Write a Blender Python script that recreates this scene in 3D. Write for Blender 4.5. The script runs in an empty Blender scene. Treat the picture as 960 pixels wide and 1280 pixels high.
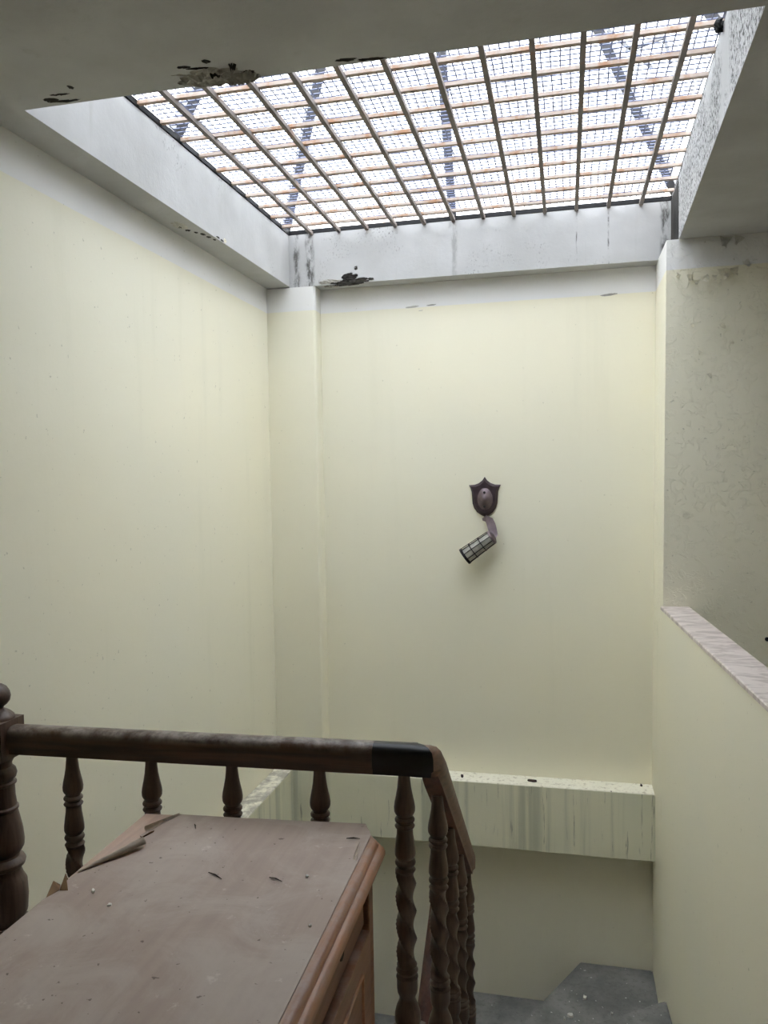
import bpy, bmesh, math, random
from mathutils import Vector, Matrix, noise

# ------------------------------------------------------------------ camera, sky, exposure
S = bpy.context.scene
COL = S.collection
FPX = 986.5
cam_d = bpy.data.cameras.new('camera')
cam_d.sensor_fit = 'VERTICAL'
cam_d.sensor_height = 36.0
cam_d.lens = FPX / 1280.0 * 36.0
cam_d.clip_start = 0.05
cam = bpy.data.objects.new('camera', cam_d)
COL.objects.link(cam)
YAW, PITCH, ROLL, EYE = 0.2302, -0.0431, -0.0169, 1.56
fw = Vector((-math.sin(YAW) * math.cos(PITCH), math.cos(YAW) * math.cos(PITCH), math.sin(PITCH)))
rt = Vector((math.cos(YAW), math.sin(YAW), 0))
up = rt.cross(fw)
r2 = rt * math.cos(ROLL) + up * math.sin(ROLL)
u2 = up * math.cos(ROLL) - rt * math.sin(ROLL)
m3 = Matrix((r2, u2, -fw)).transposed()
cam.matrix_world = Matrix.Translation((0, 0, EYE)) @ m3.to_4x4()
S.camera = cam

W = bpy.data.worlds.new('overcast_sky')
S.world = W
W.use_nodes = True
bgn = W.node_tree.nodes['Background']
bgn.inputs['Color'].default_value = (0.965, 0.975, 1.0, 1)
bgn.inputs['Strength'].default_value = 3.0
S.view_settings.view_transform = 'Standard'
S.view_settings.look = 'None'
S.view_settings.gamma = 1.0
S.view_settings.use_curve_mapping = False
S.view_settings.exposure = 1.48

# ------------------------------------------------------------------ materials
def lin(c):
    return tuple(((v / 255) / 12.92 if v / 255 <= 0.04045 else ((v / 255 + 0.055) / 1.055) ** 2.4) for v in c) + (1,)

class NT:
    def __init__(s, name):
        s.m = bpy.data.materials.new(name)
        s.m.use_nodes = True
        s.t = s.m.node_tree
        s.n = s.t.nodes
        s.b = s.n['Principled BSDF']
        s.out = s.n['Material Output']
        s.geo = s.n.new('ShaderNodeNewGeometry')
        s.pos = s.geo.outputs['Position']
    def link(s, a, b):
        s.t.links.new(a, b)
    def val(s, sock, v):
        if hasattr(v, 'node'):
            s.link(v, sock)
        else:
            sock.default_value = v
    def mapping(s, scale, src=None, rot=(0, 0, 0), loc=(0, 0, 0)):
        n = s.n.new('ShaderNodeMapping')
        n.inputs['Scale'].default_value = scale
        n.inputs['Rotation'].default_value = rot
        n.inputs['Location'].default_value = loc
        s.link(src or s.pos, n.inputs['Vector'])
        return n.outputs[0]
    def noise(s, scale, detail=4, rough=0.55, vec=None, dist=0.0):
        n = s.n.new('ShaderNodeTexNoise')
        n.inputs['Scale'].default_value = scale
        n.inputs['Detail'].default_value = detail
        n.inputs['Roughness'].default_value = rough
        n.inputs['Distortion'].default_value = dist
        s.link(vec or s.pos, n.inputs['Vector'])
        return n.outputs['Fac']
    def ramp(s, fac, a, b, v0=0.0, v1=1.0):
        n = s.n.new('ShaderNodeMapRange')
        n.inputs['From Min'].default_value = a
        n.inputs['From Max'].default_value = b
        n.inputs['To Min'].default_value = v0
        n.inputs['To Max'].default_value = v1
        n.interpolation_type = 'SMOOTHSTEP'
        s.link(fac, n.inputs['Value'])
        return n.outputs[0]
    def mix(s, fac, a, b):
        n = s.n.new('ShaderNodeMix')
        n.data_type = 'RGBA'
        s.val(n.inputs[0], fac)
        s.val(n.inputs[6], a)
        s.val(n.inputs[7], b)
        return n.outputs[2]
    def math(s, op, a, b=0.0):
        n = s.n.new('ShaderNodeMath')
        n.operation = op
        s.val(n.inputs[0], a)
        s.val(n.inputs[1], b)
        return n.outputs[0]
    def xyz(s):
        n = s.n.new('ShaderNodeSeparateXYZ')
        s.link(s.pos, n.inputs[0])
        return n.outputs
    def bump(s, h, strength, dist=0.01):
        n = s.n.new('ShaderNodeBump')
        n.inputs['Strength'].default_value = strength
        n.inputs['Distance'].default_value = dist
        s.link(h, n.inputs['Height'])
        s.link(n.outputs[0], s.b.inputs['Normal'])
    def done(s, col, rough=0.6, metal=0.0, spec=0.3):
        s.val(s.b.inputs['Base Color'], col)
        s.val(s.b.inputs['Roughness'], rough)
        s.b.inputs['Metallic'].default_value = metal
        s.b.inputs['Specular IOR Level'].default_value = spec
        return s.m

CREAM, WHITE = (246, 240, 215), (240, 239, 235)
PAINT_Z = 2.4475

def mat_wall(name, peel=False, streak=0.25):
    k = NT(name)
    z = k.xyz()['Z']
    wob = k.noise(6.0, 3)
    zz = k.math('ADD', z, k.math('MULTIPLY', k.math('SUBTRACT', wob, 0.5), 0.006))
    st = k.ramp(zz, PAINT_Z - 0.002, PAINT_Z + 0.002)
    c = k.mix(k.ramp(k.noise(0.9, 3), 0.3, 0.7), lin(CREAM), lin((242, 238, 217)))
    sk = k.noise(1.0, 5, 0.6, k.mapping((7, 7, 0.55)))
    c = k.mix(k.math('MULTIPLY', k.ramp(sk, 0.55, 0.8), streak), c, lin((230, 226, 202)))
    c = k.mix(st, c, lin(WHITE))
    sp = k.noise(60, 2, 0.5)
    c = k.mix(k.math('MULTIPLY', k.ramp(sp, 0.72, 0.76), 0.35), c, lin((150, 145, 120)))
    h = k.noise(35, 4, 0.6)
    if peel:
        h2 = k.noise(22, 5, 0.65, dist=0.8)
        h = k.math('ADD', k.math('MULTIPLY', h, 0.3), k.ramp(h2, 0.5, 0.62))
        c = k.mix(k.math('MULTIPLY', k.ramp(k.noise(9, 5, 0.6), 0.6, 0.75), 0.35), c, lin((206, 200, 175)))
        k.bump(h, 0.5, 0.004)
    else:
        k.bump(h, 0.12, 0.004)
    return k.done(c, 0.55, spec=0.25)

def mat_white(name, mould=0.35, drips=()):
    k = NT(name)
    c = k.mix(k.ramp(k.noise(2.5, 4), 0.3, 0.7), lin((204, 204, 203)), lin((186, 186, 184)))
    sk = k.noise(1.0, 6, 0.65, k.mapping((16, 16, 1.6)))
    c = k.mix(k.math('MULTIPLY', k.ramp(sk, 0.56, 0.78), 0.5), c, lin((178, 178, 172)))
    big = k.noise(2.2, 3, 0.6)
    fine = k.noise(100, 4, 0.7, k.mapping((1, 1, 0.7)))
    mm = k.math('MULTIPLY', k.ramp(big, 0.62 - 0.18 * mould, 0.78 - 0.2 * mould), k.ramp(fine, 0.6 - 0.08 * mould, 0.66 - 0.06 * mould))
    nz = k.n.new('ShaderNodeSeparateXYZ')
    k.link(k.geo.outputs['Normal'], nz.inputs[0])
    side = k.ramp(k.math('ABSOLUTE', nz.outputs['Z']), 0.7, 0.4)
    c = k.mix(k.math('MULTIPLY', mm, side), c, lin((62, 60, 56)))
    x = k.xyz()['X']
    for cx_, hw, amt in drips:
        wob = k.math('ADD', x, k.math('MULTIPLY', k.math('SUBTRACT', k.noise(9, 3), .5), .03 if hw > .01 else .006))
        d = k.math('ABSOLUTE', k.math('SUBTRACT', wob, cx_))
        pt = k.ramp(k.noise(30, 5, .7, k.mapping((1, 1, .35))), .40, .62)
        c = k.mix(k.math('MULTIPLY', k.math('MULTIPLY', k.ramp(d, hw, hw * .3), k.math('MULTIPLY', pt, side)), amt), c, lin((70, 67, 62)))
    k.bump(k.noise(40, 5, 0.65), 0.3, 0.004)
    return k.done(c, 0.7, spec=0.2)

def mat_ledge(name, dusty=0.0):
    k = NT(name)
    c = k.mix(k.ramp(k.noise(1.5, 3), 0.3, 0.7), lin((240, 236, 210)), lin((226, 226, 203)))
    nz = k.n.new('ShaderNodeSeparateXYZ')
    k.link(k.geo.outputs['Normal'], nz.inputs[0])
    topm = k.ramp(nz.outputs['Z'], 0.4, 0.7)
    sk = k.noise(1.0, 4, 0.6, k.mapping((13, 13, 0.35)))
    c2 = k.mix(k.math('MULTIPLY', k.ramp(sk, 0.46, 0.66), 0.7), c, lin((186, 188, 166)))
    fine = k.noise(1.0, 6, 0.7, k.mapping((48, 48, 3.0)))
    c2 = k.mix(k.math('MULTIPLY', k.ramp(fine, 0.60, 0.70), 0.7), c2, lin((112, 110, 92)))
    dirt = k.noise(38, 5, 0.7)
    ct = k.mix(k.math('MULTIPLY', k.ramp(dirt, 0.5, 0.72), 0.8), lin((244, 240, 222)), lin((176, 164, 142)))
    ct = k.mix(k.ramp(k.noise(60, 3), 0.70, 0.74), ct, lin((70, 60, 50)))
    if dusty:
        ct = k.mix(k.math('MULTIPLY', k.ramp(k.noise(11, 5, 0.65), 0.35, 0.6), dusty), ct, lin((158, 152, 140)))
    k.bump(k.noise(40, 4, 0.6), 0.2, 0.004)
    return k.done(k.mix(topm, c2, ct), 0.65, spec=0.2)

def mat_coping():
    k = NT('coping_stone')
    s = k.noise(1.0, 6, 0.6, k.mapping((9, 24, 9), rot=(0, 0, 0.5)), dist=0.8)
    c = k.mix(k.ramp(s, 0.42, 0.6), lin((224, 212, 205)), lin((192, 178, 171)))
    c = k.mix(k.ramp(k.noise(7, 4, 0.6, k.mapping((1, 2.4, 1))), 0.6, 0.68), c, lin((240, 232, 224)))
    k.bump(s, 0.1, 0.003)
    return k.done(c, 0.42, spec=0.45)

def mat_concrete(name, a, b, spots=True):
    k = NT(name)
    c = k.mix(k.ramp(k.noise(5, 6, 0.65), 0.3, 0.7), lin(a), lin(b))
    c = k.mix(k.math('MULTIPLY', k.ramp(k.noise(45, 5, 0.7), 0.5, 0.75), 0.6), c, lin(tuple(int(v * 0.62) for v in a)))
    if spots:
        c = k.mix(k.ramp(k.noise(55, 1, 0.5), 0.76, 0.78), c, lin((215, 215, 210)))
    k.bump(k.noise(60, 6, 0.7), 0.5, 0.006)
    return k.done(c, 0.85, spec=0.2)

def mat_wood(name, a, b, axis, dust=0.0, rough=0.45):
    k = NT(name)
    tc = k.n.new('ShaderNodeTexCoord').outputs['Object']
    sc = {'X': (1.2, 26, 26), 'Y': (26, 1.2, 26), 'Z': (26, 26, 1.2)}[axis]
    g = k.noise(2.2, 6, 0.65, k.mapping(sc, tc), dist=0.6)
    c = k.mix(k.ramp(g, 0.3, 0.7), lin(a), lin(b))
    if dust:
        nz = k.n.new('ShaderNodeSeparateXYZ')
        k.link(k.geo.outputs['Normal'], nz.inputs[0])
        d = k.math('MULTIPLY', k.ramp(nz.outputs['Z'], 0.1, 0.9), k.ramp(k.noise(14, 5, 0.7), 0.35, 0.7))
        c = k.mix(k.math('MULTIPLY', d, dust), c, lin((172, 162, 154)))
    k.bump(g, 0.12, 0.003)
    return k.done(c, rough, spec=0.4)

def mat_plain(name, col, rough=0.5, metal=0.0, var=0.15, scale=30):
    k = NT(name)
    c = k.mix(k.ramp(k.noise(scale, 4, 0.6), 0.3, 0.7), lin(col), lin(tuple(int(v * (1 - var)) for v in col)))
    return k.done(c, rough, metal)

def mat_veneer():
    k = NT('dusty_veneer')
    tc = k.pos
    g = k.noise(1.0, 6, 0.6, k.mapping((60, 2, 3)))
    c = k.mix(k.ramp(g, 0.3, 0.7), lin((181, 163, 150)), lin((174, 156, 144)))
    d = k.ramp(k.noise(6, 6, 0.65, dist=0.7), 0.4, 0.68)
    c = k.mix(k.math('MULTIPLY', d, 0.5), c, lin((204, 193, 182)))
    w = k.ramp(k.noise(24, 6, 0.7), 0.62, 0.72)
    c = k.mix(k.math('MULTIPLY', w, 0.45), c, lin((226, 216, 206)))
    sp = k.ramp(k.noise(70, 2, 0.5), 0.71, 0.75)
    c = k.mix(k.math('MULTIPLY', sp, 0.6), c, lin((70, 56, 48)))
    k.bump(k.noise(12, 5, 0.6), 0.15, 0.006)
    return k.done(c, 0.6, spec=0.25)

def mat_pane():
    k = NT('roof_pane')
    z = k.xyz()['Z']
    tr = k.n.new('ShaderNodeBsdfTransparent')
    tl = k.n.new('ShaderNodeBsdfTranslucent')
    st = k.ramp(k.noise(7, 5, 0.65), 0.4, 0.7)
    edge = k.math('MULTIPLY', k.ramp(z, 3.0, 2.9), st)
    k.link(k.mix(edge, (0.90, 0.95, 1.0, 1), lin((236, 202, 160))), tr.inputs['Color'])
    tl.inputs['Color'].default_value = (0.86, 0.92, 1.0, 1)
    mx = k.n.new('ShaderNodeMixShader')
    k.link(k.ramp(k.noise(3.5, 4, 0.6), 0.3, 0.7, 0.12, 0.32), mx.inputs[0])
    k.link(tr.outputs[0], mx.inputs[1])
    k.link(tl.outputs[0], mx.inputs[2])
    k.link(mx.outputs[0], k.out.inputs['Surface'])
    return k.m

def mat_steel(name, a, rust, amt):
    k = NT(name)
    c = k.mix(k.ramp(k.noise(16, 5, 0.65), 0.55 - amt, 0.8 - amt), lin(a), lin(rust))
    k.bump(k.noise(60, 4), 0.2, 0.002)
    return k.done(c, 0.7, 0.0, 0.3)

M = dict(
    wall=mat_wall('cream_wall_paint'),
    wall_left=mat_wall('cream_wall_paint_washed', streak=0.5),
    pier=mat_wall('cream_wall_paint_peeling', True),
    ceil=mat_white('white_ceiling_paint', 0.0),
    beam=mat_white('white_beam_paint', 0.4),
    beam_b=mat_white('white_rear_beam_paint', 0.6, ((-1.385, .022, .8), (-1.315, .030, .9), (.0456, .004, .9), (.195, .005, 1.0), (.455, .03, .9), (-.55, .02, .35))),
    beam_m=mat_white('white_beam_paint_mouldy', 1.35),
    ledge=mat_ledge('streaked_ledge_paint'),
    ledge_d=mat_ledge('dusty_ledge_paint', 0.85),
    coping=mat_coping(),
    step=mat_concrete('grey_step_concrete', (144, 143, 140), (112, 112, 111)),
    floor=mat_concrete('floor_concrete', (226, 218, 204), (208, 200, 186), False),
    spall=mat_concrete('crumbled_concrete', (206, 203, 194), (160, 157, 148), False),
    hole_shade=mat_plain('painted_cavity_shade', (72, 69, 64), 0.95),  # dark colour stands in for the shade inside cavities
    grime=mat_concrete('black_mould', (66, 64, 60), (40, 39, 37), False),
    rail=mat_wood('dark_rail_wood', (88, 64, 46), (56, 41, 31), 'X', 0.75),
    rail_y=mat_wood('brown_rail_wood', (120, 86, 66), (88, 62, 48), 'Y', 0.2),
    rail_low=mat_wood('red_rail_wood', (78, 42, 28), (54, 29, 21), 'Y', 0.1),
    joint=mat_plain('charred_joint', (24, 22, 21), 0.4),
    turned=mat_wood('turned_wood', (100, 80, 66), (70, 55, 46), 'Z', 0.25),
    newel=mat_wood('newel_wood', (104, 84, 72), (72, 57, 50), 'Z', 0.25),
    chest=mat_wood('chest_wood', (150, 106, 76), (116, 80, 58), 'Y', 0.2),
    mould=mat_wood('chest_moulding_wood', (184, 134, 102), (152, 108, 82), 'Y', 0.45),
    panel=mat_wood('drawer_wood', (146, 104, 78), (112, 78, 58), 'Y', 0.5),
    bare=mat_wood('bare_board', (214, 184, 164), (196, 164, 146), 'Y', 0.3),
    veneer=mat_veneer(),
    curl=mat_plain('curled_veneer_back', (226, 212, 194), 0.7),
    curl_b=mat_plain('brown_veneer_back', (150, 118, 84), 0.7),
    flake=mat_plain('white_paint_chip', (236, 234, 226), 0.7),
    twig=mat_plain('dark_splinter', (56, 42, 36), 0.8),
    peel=mat_plain('peeled_paint', (246, 240, 216), 0.7),
    bar_y=mat_steel('grille_steel', (138, 129, 123), (152, 120, 98), 0.02),
    bar_x=mat_steel('grille_rust', (196, 180, 168), (178, 138, 108), 0.1),
    frame=mat_plain('black_frame_steel', (30, 30, 31), 0.6),
    wire=mat_plain('wire_steel', (112, 120, 146), 0.5),
    rafter=mat_steel('rafter_steel', (112, 112, 112), (130, 104, 84), -0.05),
    bronze=mat_plain('bronze_metal', (122, 108, 112), 0.4, 0.5),
    plate=mat_plain('plate_bronze', (78, 66, 71), 0.4, 0.35),
    bronze_d=mat_plain('dark_bronze', (44, 38, 42), 0.5, 0.4),
    lampglass=mat_plain('frosted_glass', (196, 194, 184), 0.35),
    pane=mat_pane(),
)

# ------------------------------------------------------------------ helpers
def link(name, me, m, parent=None, smooth=None):
    o = bpy.data.objects.new(name, me)
    COL.objects.link(o)
    if m is not None and not me.materials:
        me.materials.append(m)
    if parent is not None:
        o.parent = parent
    if smooth:
        me.shade_smooth()
        me.set_sharp_from_angle(angle=math.radians(smooth))
    return o

def from_bm(name, bm, m, parent=None, smooth=None):
    bmesh.ops.recalc_face_normals(bm, faces=bm.faces)
    me = bpy.data.meshes.new(name)
    bm.to_mesh(me)
    bm.free()
    return link(name, me, m, parent, smooth)

def raw(name, v, f, m, parent=None, smooth=None):
    me = bpy.data.meshes.new(name)
    me.from_pydata([tuple(p) for p in v], [], f)
    bm = bmesh.new()
    bm.from_mesh(me)
    bmesh.ops.recalc_face_normals(bm, faces=bm.faces)
    bm.to_mesh(me)
    bm.free()
    return link(name, me, m, parent, smooth)

def hexa(bm, b, t):
    """b, t: four bottom and four top corners in the same order"""
    vs = [bm.verts.new(p) for p in b] + [bm.verts.new(p) for p in t]
    n = len(b)
    bm.faces.new(vs[:n][::-1])
    bm.faces.new(vs[n:])
    for i in range(n):
        j = (i + 1) % n
        bm.faces.new((vs[i], vs[j], vs[n + j], vs[n + i]))

def box(bm, x0, x1, y0, y1, z0, z1):
    c = ((x0, y0), (x1, y0), (x1, y1), (x0, y1))
    hexa(bm, [(x, y, z0) for x, y in c], [(x, y, z1) for x, y in c])

def prism(bm, poly, z0, z1):
    hexa(bm, [(x, y, z0) for x, y in poly], [(x, y, z1) for x, y in poly])

def bevel(bm, w, seg=2):
    bmesh.ops.bevel(bm, geom=[e for e in bm.edges], offset=w, segments=seg, affect='EDGES', profile=0.5)

def bar(bm, a, b, w, h, upv=(0, 0, 1)):
    a, b = Vector(a), Vector(b)
    d = (b - a).normalized()
    s = d.cross(Vector(upv)).normalized()
    u = s.cross(d)
    q = [(-w, -h), (w, -h), (w, h), (-w, h)]
    hexa(bm, [a + s * x * .5 + u * y * .5 for x, y in q], [b + s * x * .5 + u * y * .5 for x, y in q])

def tube(bm, pts, r, n=6, cap=True):
    pts = [Vector(p) for p in pts]
    rings = []
    for i, p in enumerate(pts):
        d = (pts[min(i + 1, len(pts) - 1)] - pts[max(i - 1, 0)]).normalized()
        ref = Vector((0, 0, 1)) if abs(d.z) < 0.9 else Vector((1, 0, 0))
        s = d.cross(ref).normalized()
        u = s.cross(d)
        rr = r[i] if isinstance(r, (list, tuple)) else r
        rings.append([bm.verts.new(p + (s * math.cos(2 * math.pi * k / n) + u * math.sin(2 * math.pi * k / n)) * rr) for k in range(n)])
    for a, b in zip(rings, rings[1:]):
        for k in range(n):
            bm.faces.new((a[k], a[(k + 1) % n], b[(k + 1) % n], b[k]))
    if cap:
        bm.faces.new(rings[0][::-1])
        bm.faces.new(rings[-1])

def lathe(bm, prof, n=24, fn=None):
    """prof: (z, r) rows; fn(theta, z, r) -> r"""
    rings = []
    for z, r in prof:
        rings.append([bm.verts.new((math.cos(t) * (fn(t, z, r) if fn else r), math.sin(t) * (fn(t, z, r) if fn else r), z))
                      for t in [2 * math.pi * k / n for k in range(n)]])
    for a, b in zip(rings, rings[1:]):
        for k in range(n):
            bm.faces.new((a[k], a[(k + 1) % n], b[(k + 1) % n], b[k]))
    bm.faces.new(rings[0])
    bm.faces.new(rings[-1][::-1])

def tag(o, label=None, cat=None, group=None, kind=None):
    if label: o['label'] = label
    if cat: o['category'] = cat
    if group: o['group'] = group
    if kind: o['kind'] = kind
    return o

def empty(name, loc, label, cat, group=None, rz=0.0):
    o = bpy.data.objects.new(name, None)
    o.empty_display_size = 0.1
    COL.objects.link(o)
    o.location = loc
    o.rotation_euler = (0, 0, rz)
    return tag(o, label, cat, group)

def struct(name, bm, m, label=None, smooth=None):
    return tag(from_bm(name, bm, m, None, smooth), label, None, None, 'structure')

# ------------------------------------------------------------------ the room shell
CZ = 2.577            # underside of the roof slab
GZ = 2.845            # top of the upstand, level of the grille
YB, YW = 4.0, 4.1     # face of the rear beam, face of the rear wall
XW = -1.56
LOW = -3.0

bm = bmesh.new(); box(bm, XW - .2, XW, -1.8, 4.3, LOW, GZ)
struct('wall_left', bm, M['wall_left'], 'tall cream wall with white band at the top, left of the stairwell')
bm = bmesh.new(); box(bm, XW, .5, YW, 4.3, LOW, GZ)
struct('wall_back', bm, M['wall'], 'cream rear wall that carries the broken wall lamp')
# pier with the passage wall, its side towards the stairwell a little out of plumb
bm = bmesh.new()
hexa(bm, [(.397, 3.69, 0), (2.3, 3.69, 0), (2.3, 4.3, 0), (.397, 4.3, 0)],
     [(.424, 3.69, CZ), (2.3, 3.69, CZ), (2.3, 4.3, CZ), (.420, 4.3, CZ)])
pier = struct('wall_passage', bm, M['pier'], 'shaded cream wall with blistered paint, right of the stairwell')
# parapet
def par_x(y):
    return .3985 + (3.69 - y) * .0585
bm = bmesh.new()
T = .117
ZP = .968
prism(bm, [(par_x(-1.8), -1.8), (par_x(-1.8) + T, -1.8), (par_x(3.69) + T, 3.69), (par_x(3.69), 3.69)], LOW, ZP - .018)
prism(bm, [(.3985, 3.69), (.8, 3.69), (.8, 4.3), (.402, 4.3)], LOW, -.002)
parapet = struct('wall_right', bm, M['wall'], 'cream parapet wall beside the stairs with pale stone coping')
bm = bmesh.new()
prism(bm, [(par_x(-1.8) - .003, -1.8), (par_x(-1.8) + T + .003, -1.8), (par_x(3.69) + T + .003, 3.688), (par_x(3.69) - .003, 3.688)], ZP - .018, ZP)
bevel(bm, .003, 1)
tag(from_bm('coping', bm, M['coping'], parapet), 'mottled pinkish stone coping')
bm = bmesh.new(); box(bm, 2.3, 2.5, -1.8, 4.3, -.2, GZ)
struct('wall_far_right', bm, M['pier'])
bm = bmesh.new(); box(bm, XW - .2, 2.5, -2.0, -1.8, LOW, GZ)
struct('wall_front', bm, M['wall'])

# roof slab with the opening; every side of the opening is its own object
YN = 1.9185
bm = bmesh.new()
box(bm, XW, 2.3, -1.8, YN, CZ, GZ)
ceil = struct('ceiling', bm, M['ceil'], 'shaded white roof slab in front of the skylight')
bm = bmesh.new()
prism(bm, [(.4256, YN), (2.3, YN), (2.3, 4.3), (.4856, 4.3), (.4756, 3.69)], CZ, GZ)
rbeam = struct('trim_1', bm, M['beam_m'], 'mould-speckled white upstand, right side of the skylight')
bm = bmesh.new()
prism(bm, [(XW, YN), (-1.4367, YN), (-1.4292, 4.0), (-1.4292, YW), (XW, YW)], CZ, GZ)
lbeam = struct('trim_2', bm, M['beam'], 'white upstand beam, left side of the skylight')
bm = bmesh.new()
prism(bm, [(-1.4292, YB), (.4806, YB), (.4806, YW), (-1.4292, YW)], CZ - .004, GZ)
bbeam = struct('trim_3', bm, M['beam_b'], 'white beam above the rear wall with mould and broken plaster')
# corner pilaster, flush with the beams
bm = bmesh.new()
prism(bm, [(XW, YB), (-1.300, YB), (-1.292, YB + .012), (-1.292, YW), (XW, YW)], 0, CZ - .004)
struct('wall_pilaster', bm, M['wall'], 'cream pilaster in the left rear corner')
# ledges: edge of the floor beam
bm = bmesh.new(); box(bm, XW, .403, 3.97, YW, -.337, 0)
bevel(bm, .004, 1)
ledge_b = struct('trim_4', bm, M['ledge'], 'streaked cream ledge along the rear wall')
bm = bmesh.new(); box(bm, XW, -1.4587, 1.9, 3.972, -.337, 0)
bevel(bm, .004, 1)
struct('trim_5', bm, M['ledge_d'], 'dusty cream ledge along the left wall')

# floors
bm = bmesh.new()
prism(bm, [(XW, -1.8), (par_x(-1.8), -1.8), (par_x(1.86), 1.86), (-.30, 1.86), (XW, 1.86)], -.16, 0)
struct('floor', bm, M['floor'], 'upper floor in front of the stairs')
bm = bmesh.new()
prism(bm, [(par_x(-1.8) + T, -1.8), (2.3, -1.8), (2.3, 3.69), (par_x(3.69) + T, 3.69)], -.16, 0)
struct('floor_passage', bm, M['floor'])
bm = bmesh.new(); box(bm, XW, .9, -1.8, YW, LOW - .1, LOW)
struct('floor_lower', bm, M['floor'])

# ------------------------------------------------------------------ stairs
st = empty('staircase', (0, 1.87, -1.187), 'grey concrete winder stairs going down behind the railing', 'stairs')
def rel(o, par):
    o.matrix_parent_inverse = Matrix.Translation(par.location).inverted()
    return o
def step(poly, z, th=.21):
    bm = bmesh.new(); prism(bm, poly, z - th, z)
    bmesh.ops.bevel(bm, geom=[e for e in bm.edges if all(v.co.z > z - .001 for v in e.verts)], offset=.008, segments=2, affect='EDGES')
    rel(from_bm('step', bm, M['step'], st, 40), st)
LX = -.29
def wx(y): return (par_x(y) if y < 3.69 else .3985 + (y - 3.69) * .005) - .002
zs = [-.19, -.38, -.57]
for i, z in enumerate(zs):
    y0 = 1.86 + i * .25
    y1 = y0 + .25 + .02
    step([(LX, y0), (wx(y0), y0), (wx(y1), y1), (LX, y1)], z, .21)
# winders fan around the turn of the rail
step([(LX, 2.61), (wx(2.61), 2.61), (wx(3.565), 3.565), (.376, 3.555), (.098, 3.349), (-.27, 3.07)], -.76, .21)
step([(-.275, 3.06), (.10, 3.33), (wx(3.5), 3.5), (wx(4.09), 4.095), (.041, 4.095), (-.234, 3.559)], -.955, .21)
step([(-.285, 3.04), (-.2, 3.54), (.06, 4.097), (-.62, 4.097), (-.62, 3.6), (-.36, 3.04)], -1.187, .21)
for i in range(6):
    y1 = 3.05 - i * .25
    if i == 0:
        step([(-1.45, 3.04), (-.36, 3.04), (-.62, 3.62), (-.62, 4.09), (-1.45, 4.09)], -1.377, .21)
    else:
        step([(-1.45, y1 - .25), (-.42, y1 - .25), (-.42, y1 + .02), (-1.45, y1 + .02)], -1.377 - .19 * i, .21)
# sloped kerbs that carry the balusters
bm = bmesh.new()
bar(bm, (-.318, 1.84, -.22), (-.368, 2.90, -.22 - .777 * 1.06), .075, .30, (0, 0, 1))
rel(from_bm('kerb', bm, M['wall'], st), st)
bm = bmesh.new()
bar(bm, (-.45, 2.75, -.97), (-.45, 1.4, -.97 - .76 * 1.35), .06, .26, (0, 0, 1))
rel(from_bm('kerb', bm, M['wall'], st), st)
del bm

# ------------------------------------------------------------------ railing
RAIL_T, RAIL_B = .932, .862
rl = empty('stair_railing', (-.384, 1.80, 0), 'dark carved wooden railing with rope-twist balusters around the stairwell', 'railing')
prof_rail = [(-.022, -.035), (.022, -.035), (.024, -.022), (.030, -.016), (.030, .012), (.026, .026), (.015, .034), (0, .036), (-.015, .034), (-.026, .026), (-.030, .012), (-.030, -.016), (-.024, -.022)]
def sweep(name, frames, m, scale=1.0):
    """frames: (point, side vector, up vector)"""
    bm = bmesh.new()
    rings = []
    for p, s, u in frames:
        rings.append([bm.verts.new(Vector(p) + Vector(s) * a * scale + Vector(u) * b * scale) for a, b in prof_rail])
    n = len(prof_rail)
    for a, b in zip(rings, rings[1:]):
        for k in range(n):
            bm.faces.new((a[k], a[(k + 1) % n], b[(k + 1) % n], b[k]))
    bm.faces.new(rings[0][::-1]); bm.faces.new(rings[-1])
    return rel(from_bm(name, bm, m, rl, 50), rl)
RC = (RAIL_T + RAIL_B) / 2
def lvl(x):
    return Vector((x, 1.757 + (x + 1.458) * .0398, RC))
dL = (lvl(-.35) - lvl(-1.4)).normalized()
sL = Vector((0, 0, 1)).cross(dL) * -1      # towards the camera
uz = Vector((0, 0, 1))
sweep('handrail', [(lvl(-1.415), sL, uz), (lvl(-.455), sL, uz)], M['rail'])
SL = .777
uD = Vector((0, SL, 1)).normalized()        # up vector square to the falling rail
def fall(y):
    return Vector((-.320 - (y - 1.80) * .036, y, RC - SL * (y - 1.80)))
j = sweep('handrail_joint', [(lvl(-.4549), sL, uz), (lvl(-.372), sL, uz), (lvl(-.350), sL * 1.12 + dL * .25, uz), (lvl(-.338) + Vector((0, .008, -.004)), (sL + dL * .9), uz)], M['joint'])
j['label'] = 'black charred joint of the handrail'
sx = Vector((1, .0, 0))
frames = [(lvl(-.338) + Vector((0, .0079, -.004)), (sL + dL * .9), uz),
          (fall(1.82) + Vector((-.004, 0, .008)), (sx - Vector((0, .25, 0))), (uz + uD) * .5),
          (fall(1.87), sx, uD), (fall(2.3), sx, uD), (fall(2.66), sx, uD)]
sweep('handrail', frames, M['rail_y'])
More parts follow.
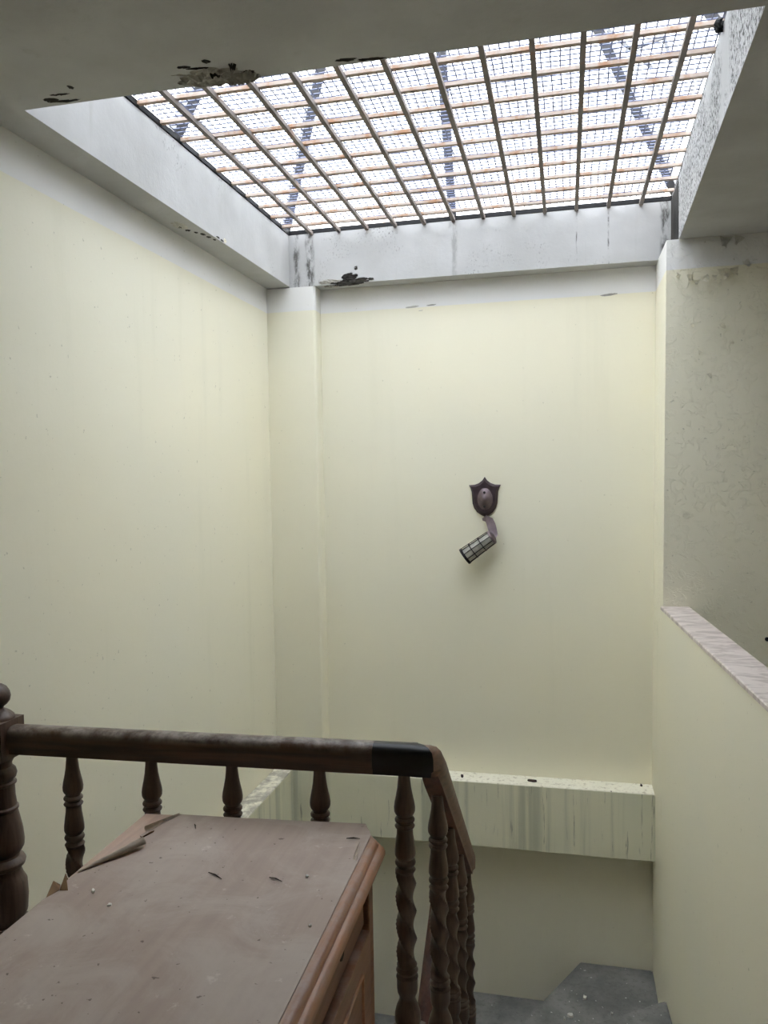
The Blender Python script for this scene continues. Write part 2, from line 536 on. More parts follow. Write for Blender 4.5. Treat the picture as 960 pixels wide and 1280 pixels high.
# turn at the foot of the flight, then the rail of the next flight
c0 = fall(2.66); cx = (c0.x - .440) / 2; rr = (c0.x + .440) / 2
frames = []
for i in range(9):
    a = math.pi * i / 8
    p = Vector((cx + rr * math.cos(a), c0.y + .09 * math.sin(a), c0.z - .06 * (i / 8)))
    frames.append((p, Vector((math.cos(a), math.sin(a) * .8, 0)), uD if i == 0 else uz))
sweep('handrail', frames, M['rail_low'])
e = frames[-1][0]
uD2 = Vector((0, -SL, 1)).normalized()
frames = [(e, Vector((-1, 0, 0)), uz)] + [(Vector((-.440, y, e.z - SL * (2.70 - y) * .98)), Vector((-1, 0, 0)), uD2) for y in (2.64, 2.2, 1.45)]
sweep('handrail', frames, M['rail_low'])

# balusters
PX = .001863
bp = [(0, 7.5), (8, 7.8), (20, 9), (30, 10.8), (38, 12.6), (45, 13.6), (50, 13.3), (53, 12), (56, 9.6), (57.5, 9.6), (58.5, 11.6), (60.5, 12.8), (62.5, 12.6), (64.5, 10), (66, 9.4), (67, 11.5), (69, 12.9), (71, 12), (72.5, 10.2), (80, 10.6), (90, 12), (100, 13.2), (106, 13.3), (109, 12.2), (111, 10.2), (112, 10.2), (113.5, 12.4), (116, 13.4), (118, 13), (120, 11.4), (122, 10.6), (124, 11.6)]
tw0, tw1 = 126.0, 250.0
tail = [(251.5, 11), (253, 10.8), (254.5, 12.8), (257, 14.2), (259.5, 13.4), (261, 11.4), (262.5, 11.4), (264, 13.6), (266, 14.2), (268, 13.4), (280, 13.4), (286, 12.8), (291, 10.6), (295, 10.2), (299, 11.6), (306, 14.6), (314, 16.6), (322, 17), (328, 15.4), (332, 15.2)]
LEN = .862
prof = [(-y * PX, r * PX) for y, r in bp]
for i in range(63):
    prof.append((-(tw0 + (tw1 - tw0) * i / 62) * PX, 13.2 * PX))
prof += [(-y * PX, r * PX) for y, r in tail]
def twist(t, z, r):
    y = -z / PX
    if y < tw0 - .01 or y > tw1 + .01:
        return r
    w = min(1, (y - tw0) / 5, (tw1 - y) / 5)
    w = max(0, w)
    ph = 1.5 * (t - 2 * math.pi * (y - tw0) / 108.0)
    c = abs(math.sin(ph))
    return r * (1 - w * .36 * c ** 0.75 + w * .05)
bm = bmesh.new()
lathe(bm, prof, 30, twist)
box(bm, -.031, .031, -.031, .031, -LEN, -331 * PX)
bal_o = from_bm('baluster', bm, M['turned'], rl, 35)
bal_me = bal_o.data
bal_first = True
def baluster(x, y, z, rz=0.0):
    global bal_first
    if bal_first:
        o = bal_o; bal_first = False
    else:
        o = bal_o.copy(); COL.objects.link(o); o.parent = rl
    rel(o, rl)
    o.location = (x, y, z)
    o.rotation_euler = (0, 0, rz)
for i, x in enumerate((-1.250, -1.030, -.815, -.591, -.384)):
    p = lvl(x)
    baluster(p.x, p.y, RAIL_B + .002, .3 * i)
for i, y in enumerate((1.915, 2.165, 2.415, 2.665)):
    p = fall(y)
    baluster(p.x, p.y, p.z - .040, .5 + .4 * i)
for i, y in enumerate((2.45, 2.2, 1.95)):
    baluster(-.445, y, e.z - SL * (2.70 - y) * .98 - .040, .5 * i)

# newel post
NX, NY = -1.462, 1.757
bm = bmesh.new()
np_ = [(1.041, .004), (1.038, .014), (1.030, .025), (1.018, .032), (1.006, .0345), (.994, .032), (.985, .025), (.979, .017), (.974, .016), (.970, .024), (.964, .033), (.956, .041), (.950, .044), (.947, .044)]
lathe(bm, np_, 28)
box(bm, -.045, .045, -.045, .045, .846, .947)
lo = [(.847, .043), (.838, .036), (.828, .031), (.820, .032), (.812, .040), (.800, .043), (.790, .040), (.785, .034), (.781, .034), (.778, .041), (.774, .041), (.770, .036), (.74, .037), (.716, .040), (.712, .044), (.706, .044), (.702, .041), (.68, .046), (.65, .052), (.62, .055), (.605, .054), (.592, .047), (.585, .042), (.580, .043), (.575, .052), (.566, .057), (.556, .054), (.550, .046), (.540, .045), (.525, .050), (.510, .058), (.470, .060), (.430, .057), (.415, .050), (.405, .050)]
lathe(bm, lo, 28)
box(bm, -.05, .05, -.05, .05, 0, .406)
nw = rel(from_bm('newel_post', bm, M['newel'], rl, 35), rl)
nw.location = (NX, NY, 0)

# ------------------------------------------------------------------ chest of drawers
TOPZ = .76
ch = empty('chest_of_drawers', (-.69, 1.1, 0), 'old brown wooden chest with peeling dusty top in front of the railing', 'chest')
outline = [(-1.002, 1.694), (-.455, 1.735), (-.401, 1.668), (-.372, .50), (-.980, .50)]
def offset(poly, d):
    n = len(poly); out = []
    for i in range(n):
        p0, p1, p2 = [Vector(poly[(i + k) % n]) for k in (-1, 0, 1)]
        a = (p1 - p0).normalized(); b = (p2 - p1).normalized()
        na = Vector((-a.y, a.x)); nb = Vector((-b.y, b.x))    # clockwise outline: outward is left
        bi = (na + nb).normalized()
        out.append(p1 + bi * (d / max(.3, bi.dot(na))))
    return out
mp = [(-.034, 0), (-.031, -.001), (-.024, .000), (-.018, -.003), (-.0145, -.009), (-.0145, -.013), (-.010, -.013), (-.004, -.016), (0, -.024), (0, -.032), (-.004, -.040), (-.010, -.044), (-.016, -.046), (-.020, -.052), (-.030, -.054)]
bm = bmesh.new()
rings = [[bm.verts.new((p.x, p.y, TOPZ - .0015 + h)) for p in offset(outline, d)] for d, h in mp]
for a, b in zip(rings, rings[1:]):
    for k in range(5):
        bm.faces.new((a[k], a[(k + 1) % 5], b[(k + 1) % 5], b[k]))
bm.faces.new(rings[0]); bm.faces.new(rings[-1])
top = rel(from_bm('top', bm, M['mould'], ch, 40), ch)
# board under the veneer is bare where the sheet has come off
io = [Vector(p) for p in offset(outline, -.036)]
ov = [Vector(p) for p in offset(outline, -.033)]
lf = Vector((-1.001, 1.693))
bm = bmesh.new()
prism(bm, [(-1.000, 1.690), (-.90, 1.699), (-.88, 1.56), (-.96, 1.38), (-.993, 1.36)], TOPZ - .02, TOPZ - .0004)
bo = from_bm('bare_board', bm, M['bare'], top)
bo['label'] = 'bare pinkish board where the veneer has peeled off'
# veneer sheet with a torn corner, slightly buckled
edge = [(-.915, 1.7005), (-.922, 1.672), (-.934, 1.650), (-.931, 1.628), (-.946, 1.600), (-.950, 1.578), (-.936, 1.570), (-.926, 1.560), (-.907, 1.525), (-.932, 1.472), (-.958, 1.437), (-.986, 1.400), (-.9905, 1.371)]
poly = [tuple(p) for p in edge] + [(-.9785, .502), (-.408, .502), (-.436, 1.668), (-.440, 1.690), (-.462, 1.7325)]
bm = bmesh.new()
vs = [bm.verts.new((x, y, TOPZ)) for x, y in poly]
f = bm.faces.new(vs)
bmesh.ops.triangulate(bm, faces=[f])
for _ in range(5):
    es = [ed for ed in bm.edges if ed.calc_length() > .05]
    if not es: break
    bmesh.ops.subdivide_edges(bm, edges=es, cuts=1)
    bmesh.ops.triangulate(bm, faces=bm.faces[:])
for v in bm.verts:
    v.co.z = TOPZ + .0012 + .0016 * noise.noise(Vector((v.co.x * 9, v.co.y * 9, 3)))
r = bmesh.ops.extrude_face_region(bm, geom=bm.faces[:])
for g in r['geom']:
    if isinstance(g, bmesh.types.BMVert): g.co.z -= .002
ve = from_bm('veneer', bm, M['veneer'], top, 40)
ve['label'] = 'dusty grey-brown veneer sheet, torn at one corner'
# curled strips
def curl(a, b, r0, r1, m, turns=.8, start=0.0, name='veneer_curl'):
    a, b = Vector(a), Vector(b)
    d = (b - a); L = d.length; d.normalize()
    s = d.cross(Vector((0, 0, 1))).normalized()
    bm = bmesh.new(); rows = []
    for i in range(9):
        t = i / 8
        r_ = r0 + (r1 - r0) * t
        c = a + d * L * t + Vector((0, 0, r_))
        rows.append([bm.verts.new(c + (s * math.cos(g) + Vector((0, 0, 1)) * math.sin(g)) * r_ * (1 - .25 * k / 12) + Vector((0, 0, .0015)) * noise.noise(c * 30))
                     for k in range(13) for g in [start - 2 * math.pi * turns * k / 12]])
    for p, q in zip(rows, rows[1:]):
        for k in range(12):
            bm.faces.new((p[k], p[k + 1], q[k + 1], q[k]))
    r = bmesh.ops.solidify(bm, geom=bm.faces[:], thickness=.0012)
    return from_bm(name, bm, m, top, 60)
curl((-.986, 1.400, TOPZ), (-.912, 1.530, TOPZ), .003, .0125, M['curl'], .85, -1.2)
curl((-.946, 1.600, TOPZ), (-.928, 1.660, TOPZ), .008, .005, M['curl'], .6, -.6)
curl((-.942, 1.560, TOPZ), (-.930, 1.600, TOPZ), .003, .004, M['curl_b'], .5, .4)
curl((-.930, 1.655, TOPZ), (-.914, 1.700, TOPZ), .006, .003, M['curl'], .5, -.4)
curl((-.452, 1.640, TOPZ), (-.440, 1.560, TOPZ), .002, .0045, M['curl'], .6, .2)
# lifted flap on the left edge
def flap(pts, m, name='veneer_flap'):
    bm = bmesh.new()
    f = bm.faces.new([bm.verts.new(p) for p in pts])
    bmesh.ops.triangulate(bm, faces=[f])
    bmesh.ops.solidify(bm, geom=bm.faces[:], thickness=.0012)
    return from_bm(name, bm, m, top)
flap([(-.990, 1.372, TOPZ + .001), (-.984, 1.358, TOPZ + .020), (-.962, 1.332, TOPZ + .002), (-.978, 1.330, TOPZ + .001), (-.988, 1.352, TOPZ + .001)], M['curl_b'])
flap([(-.992, 1.350, TOPZ + .001), (-.996, 1.335, TOPZ + .016), (-.988, 1.300, TOPZ + .001), (-.980, 1.330, TOPZ + .002)], M['curl_b'])
# body
bo_ = [Vector(p) for p in offset(outline, -.055)]
BX = -.440
bm = bmesh.new()
prism(bm, [(-.955, 1.610), (BX, 1.630), (BX + .022, .55), (-.94, .55)], .07, TOPZ - .054)
rel(from_bm('body', bm, M['chest'], ch), ch)
bm = bmesh.new()
prism(bm, [(-.965, 1.62), (BX + .012, 1.64), (BX + .034, .54), (-.95, .54)], 0, .08)
bevel(bm, .006, 1)
rel(from_bm('plinth', bm, M['chest'], ch), ch)
def face_x(y): return BX + (1.63 - y) * .0204
# corner stiles and drawers on the face towards the stairs
for y0, y1 in ((1.595, 1.632), (.55, .59)):
    bm = bmesh.new(); prism(bm, [(face_x(y0), y0), (face_x(y0) + .018, y0), (face_x(y1) + .018, y1), (face_x(y1), y1)], .08, TOPZ - .056)
    bevel(bm, .002, 1)
    rel(from_bm('stile', bm, M['chest'], ch), ch)
for zi, (z0, z1, pr) in enumerate(((.612, .700, .010), (.36, .604, .024), (.10, .35, .024))):
    y0, y1 = .60, 1.580
    bm = bmesh.new()
    prism(bm, [(face_x(y0) - .01, y0), (face_x(y0) + pr, y0), (face_x(y1) + pr, y1), (face_x(y1) - .01, y1)], z0, z1)
    bevel(bm, .004, 2)
    dr = rel(from_bm('drawer', bm, M['panel'], ch, 40), ch)
    if zi:
        # raised carved frame on the drawer front
        bm = bmesh.new()
        ya, yb, za, zb = .68, 1.50, z0 + .045, z1 - .050
        for pa, pb in (((ya, za), (yb, za)), ((yb, za), (yb, zb)), ((yb, zb), (ya, zb)), ((ya, zb), (ya, za))):
            tube(bm, [(face_x(pa[0]) + pr, pa[0], pa[1]), (face_x(pb[0]) + pr, pb[0], pb[1])], .005, 6)
        from_bm('carved_frame', bm, M['mould'], dr)
    else:
        bm = bmesh.new(); tube(bm, [(face_x(1.40) + pr - .006, 1.40, .660), (face_x(1.40) + pr + .0015, 1.40, .660)], .014, 8)
        from_bm('finger_hole_shade', bm, M['hole_shade'], dr)  # dark disc paints the shade of a finger notch; nothing is cut
        bm = bmesh.new(); tube(bm, [(face_x(.78) + pr - .006, .78, .660), (face_x(.78) + pr + .0015, .78, .660)], .014, 8)
        from_bm('finger_hole_shade', bm, M['hole_shade'], dr)  # same painted notch shade at the near end

# ------------------------------------------------------------------ skylight
gr = empty('skylight_grille', (-.5, 2.95, GZ), 'rusty steel bar grille across the skylight opening', 'grille')
def gx(i): return -1.3008 + .1496 * i
for i in range(12):
    bm = bmesh.new()
    bar(bm, (gx(i) + .0041 * 2.1, 1.9, GZ), (gx(i), 4.012, GZ), .017, .017)
    rel(from_bm('bar', bm, M['bar_y'], gr), gr)
for i in range(-3, 10):
    y = 2.5074 + .1543 * i
    bm = bmesh.new()
    bar(bm, (-1.445, y, GZ + .014), (.44 + (y - 1.92) * .028 + .012, y, GZ + .014), .019, .012)
    rel(from_bm('bar', bm, M['bar_x'], gr), gr)
for a, b in (((-1.452, 1.9), (-1.445, 4.02)), ((-1.45, 4.018), (.49, 4.018)), ((.452, 1.9), (.505, 4.02)), ((-1.45, 1.902), (.45, 1.902))):
    bm = bmesh.new()
    bar(bm, (a[0], a[1], GZ + .012), (b[0], b[1], GZ + .012), .042, .020)
    rel(from_bm('frame', bm, M['frame'], gr), gr)
# welded wire sheet lying on the bars
bm = bmesh.new()
WZ = GZ + .024
rnd = random.Random(4)
def wz(x, y):
    return WZ + .0035 * noise.noise(Vector((x * 5, y * 5, 1.3))) + .002
n_x = 62
for i in range(n_x):
    x0 = -1.425 + i * 1.87 / (n_x - 1)
    pts = []
    for k in range(22):
        y = 1.93 + 2.06 * k / 21
        pts.append((x0 + .006 * noise.noise(Vector((x0 * 3, y * 4, 7))) , y, wz(x0, y)))
    tube(bm, pts, .0026, 4, False)
for i in range(66):
    y0 = 1.95 + i * .031
    pts = []
    for k in range(22):
        x = -1.427 + 1.875 * k / 21
        pts.append((x, y0 + .008 * noise.noise(Vector((x * 4, y0 * 3, 2))), wz(x, y0) + .0026))
    tube(bm, pts, .0026, 4, False)
wm = from_bm('wire_mesh', bm, M['wire'])
tag(wm, 'fine wire mesh sheet lying on the skylight grille', 'wire mesh', None, 'stuff')

# glazed hipped roof over the opening
AP = Vector((-.36, 2.0, 3.66))
RZ = GZ + .035
base = [(-1.50, 4.13), (-.575, 4.13), (.54, 4.13), (.53, 2.69), (.46, -.1), (-.5, -.1), (-1.52, -.1), (-1.50, 2.87)]
rf = empty('skylight_roof', (-.5, 2.0, RZ), 'glazed hipped roof with grey steel rafters above the grille', 'roof')
for i in range(8):
    a, b = base[i], base[(i + 1) % 8]
    A, B = Vector((a[0], a[1], RZ + .03)), Vector((b[0], b[1], RZ + .03))
    nrm = (B - A).cross(AP + Vector((0, 0, .03)) - A).normalized()
    if nrm.z < 0: nrm = -nrm
    P = AP + Vector((0, 0, .03))
    v = [A, B, P]
    raw_o = raw('pane', v, [(0, 1, 2)], M['pane'], rf)
    rel(raw_o, rf)
for i, (x, y) in enumerate(base):
    bm = bmesh.new()
    bar(bm, (x, y, RZ), AP, .040, .05)
    rel(from_bm('rafter', bm, M['rafter'], rf), rf)
for a, b in ((0, 2), (2, 4), (4, 6), (6, 0)):
    bm = bmesh.new()
    bar(bm, (base[a][0], base[a][1], RZ - .01), (base[b][0], base[b][1], RZ - .01), .04, .05)
    rel(from_bm('sill_rail', bm, M['rafter'], rf), rf)

for a, b in (((.20, 2.9, 3.01), (.328, 2.9, 3.04)), ((.328, 2.9, 3.04), (.347, 2.9, 2.95)), ((.143, 2.9, 3.09), (.287, 2.9, 2.943))):
    bm = bmesh.new()
    bar(bm, a, b, .010, .010, (0, 1, 0))
    rel(from_bm('brace', bm, M['rafter'], rf), rf)

# ------------------------------------------------------------------ broken wall lamp
LXc, LZ = -.422, 1.455
lm = empty('wall_lamp', (LXc, YW, LZ), 'broken bronze wall lamp with shield plate and hanging cage lantern', 'lamp')
sh = [(0, .102), (.012, .084), (.030, .070), (.052, .062), (.082, .060), (.074, .045), (.068, .025), (.066, -.005), (.064, -.035), (.056, -.060), (.040, -.082), (.020, -.096), (0, -.106)]
outl = sh + [(-x, z) for x, z in sh[-2:0:-1]]
bm = bmesh.new()
rows = []
for sc, y in ((1.0, 0), (1.0, -.008), (.93, -.012), (.84, -.022), (.80, -.022)):
    rows.append([bm.verts.new((x * sc, y, z * sc)) for x, z in outl])
n = len(outl)
for a, b in zip(rows, rows[1:]):
    for k in range(n):
        bm.faces.new((a[k], a[(k + 1) % n], b[(k + 1) % n], b[k]))
bm.faces.new(rows[0])
cen = bm.verts.new((0, -.026, -.01))
for k in range(n):
    bm.faces.new((rows[-1][k], rows[-1][(k + 1) % n], cen))
pl = from_bm('back_plate', bm, M['plate'], lm, 25)
bm = bmesh.new()
lathe(bm, [(0, .046), (.006, .038), (.014, .029), (.026, .020), (.036, .012), (.041, .004)], 20)
bmesh.ops.rotate(bm, verts=bm.verts, cent=(0, 0, 0), matrix=Matrix.Rotation(math.radians(90), 3, 'X'))
bmesh.ops.scale(bm, verts=bm.verts, vec=(.95, 1, 1.35))
bmesh.ops.translate(bm, verts=bm.verts, vec=(.002, -.020, -.012))
from_bm('boss', bm, M['bronze'], pl, 50)
for dz in (.022, -.050):
    bm = bmesh.new()
    lathe(bm, [(0, .007), (.006, .006), (.008, .003)], 10)
    bmesh.ops.rotate(bm, verts=bm.verts, cent=(0, 0, 0), matrix=Matrix.Rotation(math.radians(90), 3, 'X'))
    bmesh.ops.translate(bm, verts=bm.verts, vec=(.002, -.052 if dz < 0 else -.048, dz))
    from_bm('screw', bm, M['frame'], pl, 40)
# bent strap arm
cl = [(-.012, -.118, .020), (.008, -.112, .034), (.026, -.124, .042), (.036, -.146, .044), (.044, -.172, .042), (.052, -.196, .036), (.050, -.210, .020)]
bm = bmesh.new()
ra, rb = [], []
for i, (x, z, w) in enumerate(cl):
    p0 = Vector((cl[max(i - 1, 0)][0], 0, cl[max(i - 1, 0)][1])); p1 = Vector((cl[min(i + 1, len(cl) - 1)][0], 0, cl[min(i + 1, len(cl) - 1)][1]))
    d = (p1 - p0).normalized(); s = Vector((d.z, 0, -d.x))
    ww = w * .5 if i else w * .3
    yb = -.02 - .055 * i / (len(cl) - 1)
    q = [Vector((x, yb, z)) + s * ww, Vector((x, yb, z)) - s * ww, Vector((x, yb - .009, z)) - s * ww, Vector((x, yb - .009, z)) + s * ww]
    ra.append([bm.verts.new(v) for v in q])
for a, b in zip(ra, ra[1:]):
    for k in range(4):
        bm.faces.new((a[k], a[(k + 1) % 4], b[(k + 1) % 4], b[k]))
bm.faces.new(ra[0][::-1]); bm.faces.new(ra[-1])
from_bm('arm', bm, M['bronze'], lm)
# lantern: axis from the cap down to the open end
A0 = Vector((.040, -.075, -.205)); A1 = Vector((-.100, -.085, -.305))
ax = (A1 - A0).normalized(); AL = (A1 - A0).length
rotm = Vector((0, 0, 1)).rotation_difference(ax).to_matrix()
def lant(name, build, m, par, smooth=None):
    bm = bmesh.new(); build(bm)
    bmesh.ops.rotate(bm, verts=bm.verts, cent=(0, 0, 0), matrix=rotm)
    bmesh.ops.translate(bm, verts=bm.verts, vec=A0)
    return from_bm(name, bm, m, par, smooth)
r0_, r1_ = .036, .043
def rz_(t): return r0_ + (r1_ - r0_) * t
lg = lant('lantern_glass', lambda bm: lathe(bm, [(.004, r0_ - .006), (AL - .012, r1_ - .006)], 24), M['lampglass'], lm, 40)
def capf(bm):
    lathe(bm, [(-.016, .008), (-.014, .018), (-.004, r0_ + .001), (.006, r0_ + .003), (.008, r0_)], 24)
lant('cap', capf, M['bronze'], lm, 40)
def ringf(t, w, ro):
    def g(bm):
        z = AL * t
        n = 24
        vs = []
        for k in range(n):
            a = 2 * math.pi * k / n
            rr_ = rz_(t)
            vs.append([bm.verts.new((math.cos(a) * q, math.sin(a) * q, z + h)) for q, h in ((rr_ - .002, -w), (rr_ + ro, -w), (rr_ + ro, w), (rr_ - .002, w))])
        for k in range(n):
            for i in range(4):
                bm.faces.new((vs[k][i], vs[k][(i + 1) % 4], vs[(k + 1) % n][(i + 1) % 4], vs[(k + 1) % n][i]))
    return g
for t, w in ((.36, .0022), (.68, .0022), (.97, .006)):
    lant('hoop', ringf(t, w, .003), M['bronze_d'], lm, 40)
for k in range(9):
    a = 2 * math.pi * k / 9 + .2
    lant('cage_bar', lambda bm: bar(bm, (math.cos(a) * r0_, math.sin(a) * r0_, 0), (math.cos(a) * r1_, math.sin(a) * r1_, AL), .0035, .0035, (math.cos(a), math.sin(a), 0)), M['bronze_d'], lm)

# ------------------------------------------------------------------ broken plaster, loose paint
def patch(name, o, u, v, nrm, su, sv, amp, seed, m, parent, n=18, thr=.15, sink=.002):
    """rough irregular lump on a surface"""
    o, u, v, nrm = Vector(o), Vector(u), Vector(v), Vector(nrm)
    bm = bmesh.new(); g = {}
    for i in range(n):
        for k in range(n):
            a, b = i / (n - 1) * 2 - 1, k / (n - 1) * 2 - 1
            q = Vector((a * 2.2, b * 2.2, seed))
            w = 1 - (a * a + b * b) + .55 * noise.noise(q) + .35 * noise.noise(q * 2.7)
            h = amp * (max(0, min(1, (w - thr) * 2.5)) * (.55 + .8 * noise.noise(q * 3.1)) ) - sink
            g[i, k] = (bm.verts.new(o + u * a * su + v * b * sv + nrm * h), w)
    for i in range(n - 1):
        for k in range(n - 1):
            c = [g[i, k], g[i + 1, k], g[i + 1, k + 1], g[i, k + 1]]
            if sum(x[1] for x in c) / 4 > thr - .12:
                bm.faces.new([x[0] for x in c])
    for vv in [x for x in bm.verts if not x.link_faces]:
        bm.verts.remove(vv)
    if not bm.faces:
        bm.free(); return None
    return from_bm(name, bm, m, parent)
patch('broken_plaster', (-.865, 1.885, CZ), (1, .05, 0), (0, 1, 0), (0, 0, -1), .105, .045, .018, 1.7, M['spall'], ceil, 24)
patch('broken_plaster', (-.800, 1.905, CZ), (1, .0, 0), (0, 1, 0), (0, 0, -1), .055, .032, .020, 4.1, M['spall'], ceil, 18)
for x, y, su, sv, sd in ((-.915, 1.825, .018, .006, 2), (-.885, 1.838, .030, .004, 5), (-.850, 1.815, .012, .010, 8), (-.852, 1.868, .016, .007, 3), (-.795, 1.845, .010, .008, 6), (-.77, 1.885, .018, .008, 9), (-1.33, 1.885, .022, .010, 11), (-1.29, 1.865, .03, .004, 13), (-1.30, 1.90, .05, .006, 15), (-1.24, 1.84, .008, .01, 17), (-.52, 1.895, .03, .008, 21), (-.46, 1.907, .04, .006, 22), (.405, 1.86, .02, .01, 25)):
    patch('plaster_scar_and_shade', (x, y, CZ), (1, .1, 0), (0, 1, 0), (0, 0, -1), su, sv, .017 if sd in (3, 6) else .004, sd * 1.37, M['hole_shade'], ceil, 10, .1, .0005)  # raised dark lumps carry the shade of small cavities in their colour
for x, y, su, sv, sd in ((-1.51, 2.94, .012, .012, 2), (-1.497, 2.985, .012, .010, 3), (-1.478, 3.02, .008, .012, 5), (-1.462, 3.05, .010, .016, 6), (-1.455, 3.09, .010, .012, 7), (-1.448, 3.13, .006, .010, 8), (-1.50, 2.92, .03, .05, 12)):
    patch('plaster_scar_and_shade', (x, y, CZ), (1, .0, 0), (0, 1, 0), (0, 0, -1), su, sv, .004, sd * 2.17, M['hole_shade'] if sd != 12 else M['spall'], lbeam, 10, .1, .0005)  # painted cavity shade, except one patch of crumbled concrete
for y, z, su, sv, sd in ((3.13, CZ + .008, .02, .004, 31), (3.17, CZ + .006, .018, .005, 33), (3.2, CZ + .014, .014, .010, 35)):
    patch('plaster_scar_and_shade', (-1.4325, y, z), (0, 1, 0), (0, 0, 1), (1, 0, 0), su, sv, .004, sd, M['hole_shade'] if sd < 35 else M['peel'], lbeam, 10, .1, .0005)  # painted cavity shade, plus one patch of peeled paint
# rear beam
patch('broken_plaster', (-1.10, YB - .001, CZ + .028), (1, 0, 0), (0, 0, 1), (0, -1, 0), .045, .024, .012, 2.3, M['grime'], bbeam, 16)
patch('broken_plaster', (-1.09, YB - .001, CZ + .004), (1, 0, .04), (0, 0, 1), (0, -1, 0), .115, .020, .010, 6.3, M['hole_shade'], bbeam, 20)  # dark lump paints the shade inside a broken slot
patch('broken_plaster', (-1.21, YB - .001, CZ + .012), (1, 0, 0), (0, 0, 1), (0, -1, 0), .070, .014, .010, 3.9, M['spall'], bbeam, 16)
patch('broken_plaster', (-1.19, YB + .02, CZ - .005), (1, 0, 0), (0, 1, 0), (0, 0, -1), .06, .02, .010, 9.9, M['spall'], bbeam, 12)
patch('plaster_scar_and_shade', (-.985, YB - .001, CZ + .010), (1, 0, 0), (0, 0, 1), (0, -1, 0), .018, .008, .008, 7.7, M['hole_shade'], bbeam, 10)  # shade of a small cavity painted on, likewise the next
patch('plaster_scar_and_shade', (-1.065, YB - .001, CZ + .072), (1, 0, 0), (0, 0, 1), (0, -1, 0), .012, .012, .004, 1.1, M['hole_shade'], bbeam, 10)
# mould in the rear corner of the opening
bm = bmesh.new()
prism(bm, [(.4770, 3.70), (.4755, 3.70), (.4790, 3.998), (.4805, 3.998)], CZ + .004, GZ - .004)
from_bm('mould_stain', bm, M['grime'], rbeam)
# peeling flakes on the shaded wall
rnd = random.Random(11)
def loose_flake(parent, o, u, v, nrm, s, seed, m):
    o, u, v, nrm = Vector(o), Vector(u), Vector(v), Vector(nrm)
    bm = bmesh.new(); rr = random.Random(seed); rows = []
    for i in range(4):
        row = []
        for k in range(4):
            a, b = i / 3 - .5, k / 3 - .5
            row.append(bm.verts.new(o + u * (a * s * 1.3 + rr.uniform(-.14, .14) * s) + v * (b * s * (1.25 - .9 * i / 3) + rr.uniform(-.14, .14) * s) + nrm * (.001 + s * .8 * (i / 3) ** 2)))
        rows.append(row)
    for i in range(3):
        for k in range(3):
            bm.faces.new((rows[i][k], rows[i + 1][k], rows[i + 1][k + 1], rows[i][k + 1]))
    bmesh.ops.solidify(bm, geom=bm.faces[:], thickness=.0007)
    return from_bm('paint_flake', bm, m, parent)
for i, (x, z, s) in enumerate(((.520, 2.405, .018), (.545, 2.385, .014), (.585, 2.395, .020), (.62, 2.40, .012), (.66, 2.41, .026), (.70, 2.42, .020), (.60, 2.34, .010), (.64, 2.37, .012), (.53, 2.20, .010), (.655, 2.19, .014), (.56, 2.08, .010), (.66, 2.545, .030), (.71, 2.55, .022), (.75, 2.45, .016), (.60, 1.98, .012), (.47, 2.42, .012), (.69, 2.12, .010))):
    a = rnd.uniform(-.6, .6)
    loose_flake(pier, (x, 3.6895, z), (math.sin(a), 0, -math.cos(a)), (math.cos(a), 0, math.sin(a)), (0, -1, 0), s * 1.5, i, M['peel'] if z < PAINT_Z else M['flake'])
for x, z, s in ((-.79, 2.452, .035), (-.69, 2.455, .025), (-.745, 2.43, .012), (.20, 2.447, .04)):
    patch('plaster_scar_and_shade', (x, YW - .0005, z), (1, 0, .05), (0, 0, 1), (0, -1, 0), s, s * .14, .002, x * 3 + 5, M['spall'], bpy.data.objects['wall_back'], 10, .1, .0003)
# small dark hook hole on the passage wall
bm = bmesh.new(); tube(bm, [(.835, 3.692, .832), (.835, 3.684, .832)], .009, 10)
from_bm('socket_hole', bm, M['frame'], pier)

# ------------------------------------------------------------------ loose bits lying about
def chip(name, loc, size, seed, m, label, cat, group, th=.002):
    rr = random.Random(seed)
    n = 7
    bm = bmesh.new()
    pts = []
    for k in range(n):
        a = 2 * math.pi * k / n
        pts.append((math.cos(a) * size[0] * rr.uniform(.55, 1), math.sin(a) * size[1] * rr.uniform(.55, 1)))
    b = [(x, y, 0) for x, y in pts]
    t = [(x * .9, y * .9, th * rr.uniform(.7, 1.6)) for x, y in pts]
    hexa(bm, b, t)
    o = from_bm(name, bm, m)
    o.location = loc
    o.rotation_euler = (0, 0, rr.uniform(0, 3.1))
    return tag(o, label, cat, group)
CT = TOPZ + .0022
for i, (x, y, sx_, sy_) in enumerate(((-.911, 1.339, .010, .004), (-.850, 1.299, .008, .006))):
    chip('paint_chip', (x, y, CT), (sx_, sy_), i, M['flake'], ('small white paint chip on the chest near its lifted veneer flap', 'bent white paint chip on the chest, second from the lifted flap')[i], 'paint chip', 'paint chips on the chest')
for i, (x, y) in enumerate(((-.517, 1.475), (-.425 - .03, 1.309))):
    chip('paint_chip', (x, y, CT), (.0055, .004), 20 + i, M['flake'], ('tiny pale crumb alone on the middle of the chest top', 'tiny pale crumb at the moulded edge of the chest top')[i], 'paint chip', 'paint chips on the chest')
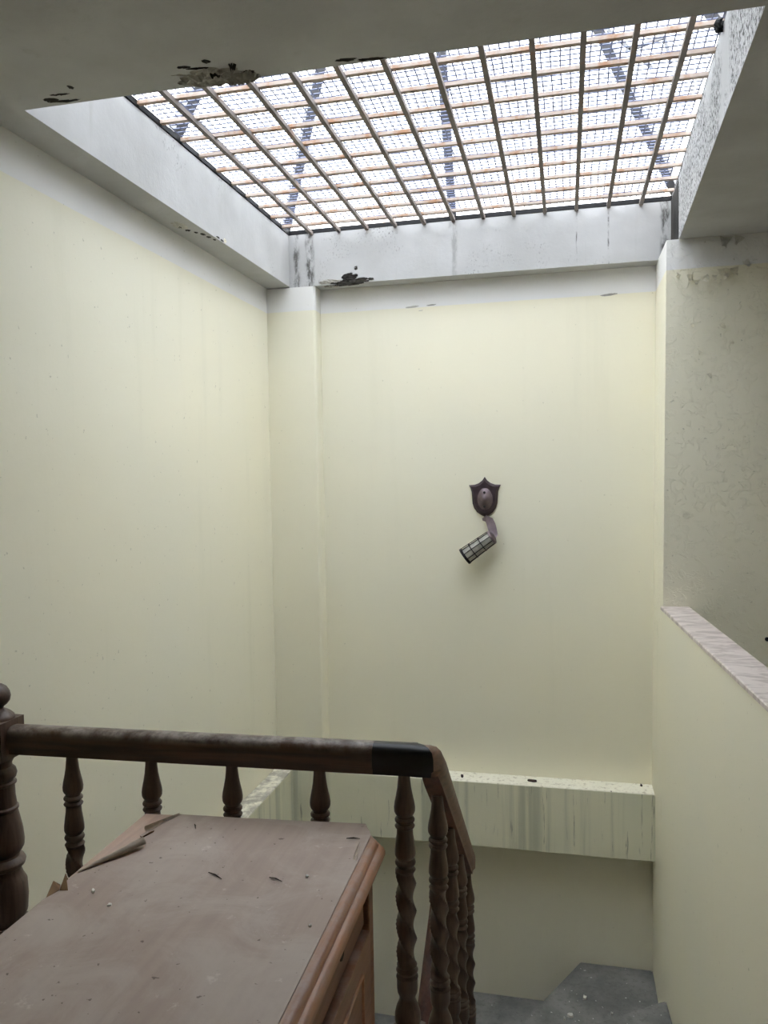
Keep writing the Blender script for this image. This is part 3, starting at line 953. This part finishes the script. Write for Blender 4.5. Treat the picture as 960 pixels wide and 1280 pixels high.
for i, (a, b, lab) in enumerate((((-.720, 1.450), (-.682, 1.430), 'thin dark splinter on the left half of the chest top'), ((-.485, 1.650), (-.455, 1.655), 'dark splinter near the far right corner of the chest top'), ((-.590, 1.455), (-.560, 1.445), 'thin curved splinter on the right half of the chest top'), ((-.852, 1.652), (-.840, 1.632), 'short dark splinter near the torn veneer corner'))):
    bm = bmesh.new()
    m_ = ((a[0] + b[0]) / 2, (a[1] + b[1]) / 2)
    tube(bm, [(a[0] - m_[0], a[1] - m_[1], .001), (0, .002, .0016), (b[0] - m_[0], b[1] - m_[1], .001)], [.0008, .0016, .0006], 5)
    o = from_bm('splinter', bm, M['twig'])
    o.location = (m_[0], m_[1], CT)
    tag(o, lab, 'splinter', 'splinters on the chest')
for i, (x, y, s, lab) in enumerate(((.06, 3.80, .014, 'white plaster crumb on the winder step nearest the rear wall'), (-.01, 3.66, .020, 'largest white plaster crumb in the middle of the winder step'), (-.035, 3.63, .008, 'small white crumb beside the largest plaster crumb'), (.17, 3.62, .009, 'small white crumb near the edge of the upper winder'), (.18, 3.71, .008, 'small white crumb on the right half of the winder step'))):
    chip('plaster_crumb', (x, y, -.955), (s, s * .8), 40 + i, M['flake'], lab, 'crumb', 'plaster crumbs on the stairs', .01)
for i, (x, s, lab) in enumerate(((-.55, .022, 'dark dead leaf bit on the left part of the rear ledge'), (-.19, .034, 'largest dark scrap on the rear ledge'), (.345, .016, 'dark scrap at the right end of the rear ledge'))):
    chip('debris_scrap', (x, 4.03 if i < 2 else 4.07, 0), (s, s * .45), 60 + i, M['twig'], lab, 'debris', 'scraps on the rear ledge', .006)

# dark rag caught on the grille
bm = bmesh.new()
rr = random.Random(5)
rows = []
for i in range(7):
    row = []
    for k in range(8):
        a = 2 * math.pi * k / 8
        rad = (.006 + .010 * abs(noise.noise(Vector((i * .9, k * 1.3, 2)))) * 2) * (1.2 if i % 3 else .5)
        row.append(bm.verts.new((math.cos(a) * rad + .002 * i, -.026 + .0085 * i, math.sin(a) * rad)))
    rows.append(row)
for p, q in zip(rows, rows[1:]):
    for k in range(8):
        bm.faces.new((p[k], p[(k + 1) % 8], q[(k + 1) % 8], q[k]))
bm.faces.new(rows[0][::-1]); bm.faces.new(rows[-1])
o = from_bm('rag_scrap', bm, M['frame'])
o.location = (.424, 2.487, GZ - .004)
tag(o, 'small black rag caught in the near right corner of the skylight grille', 'rag')
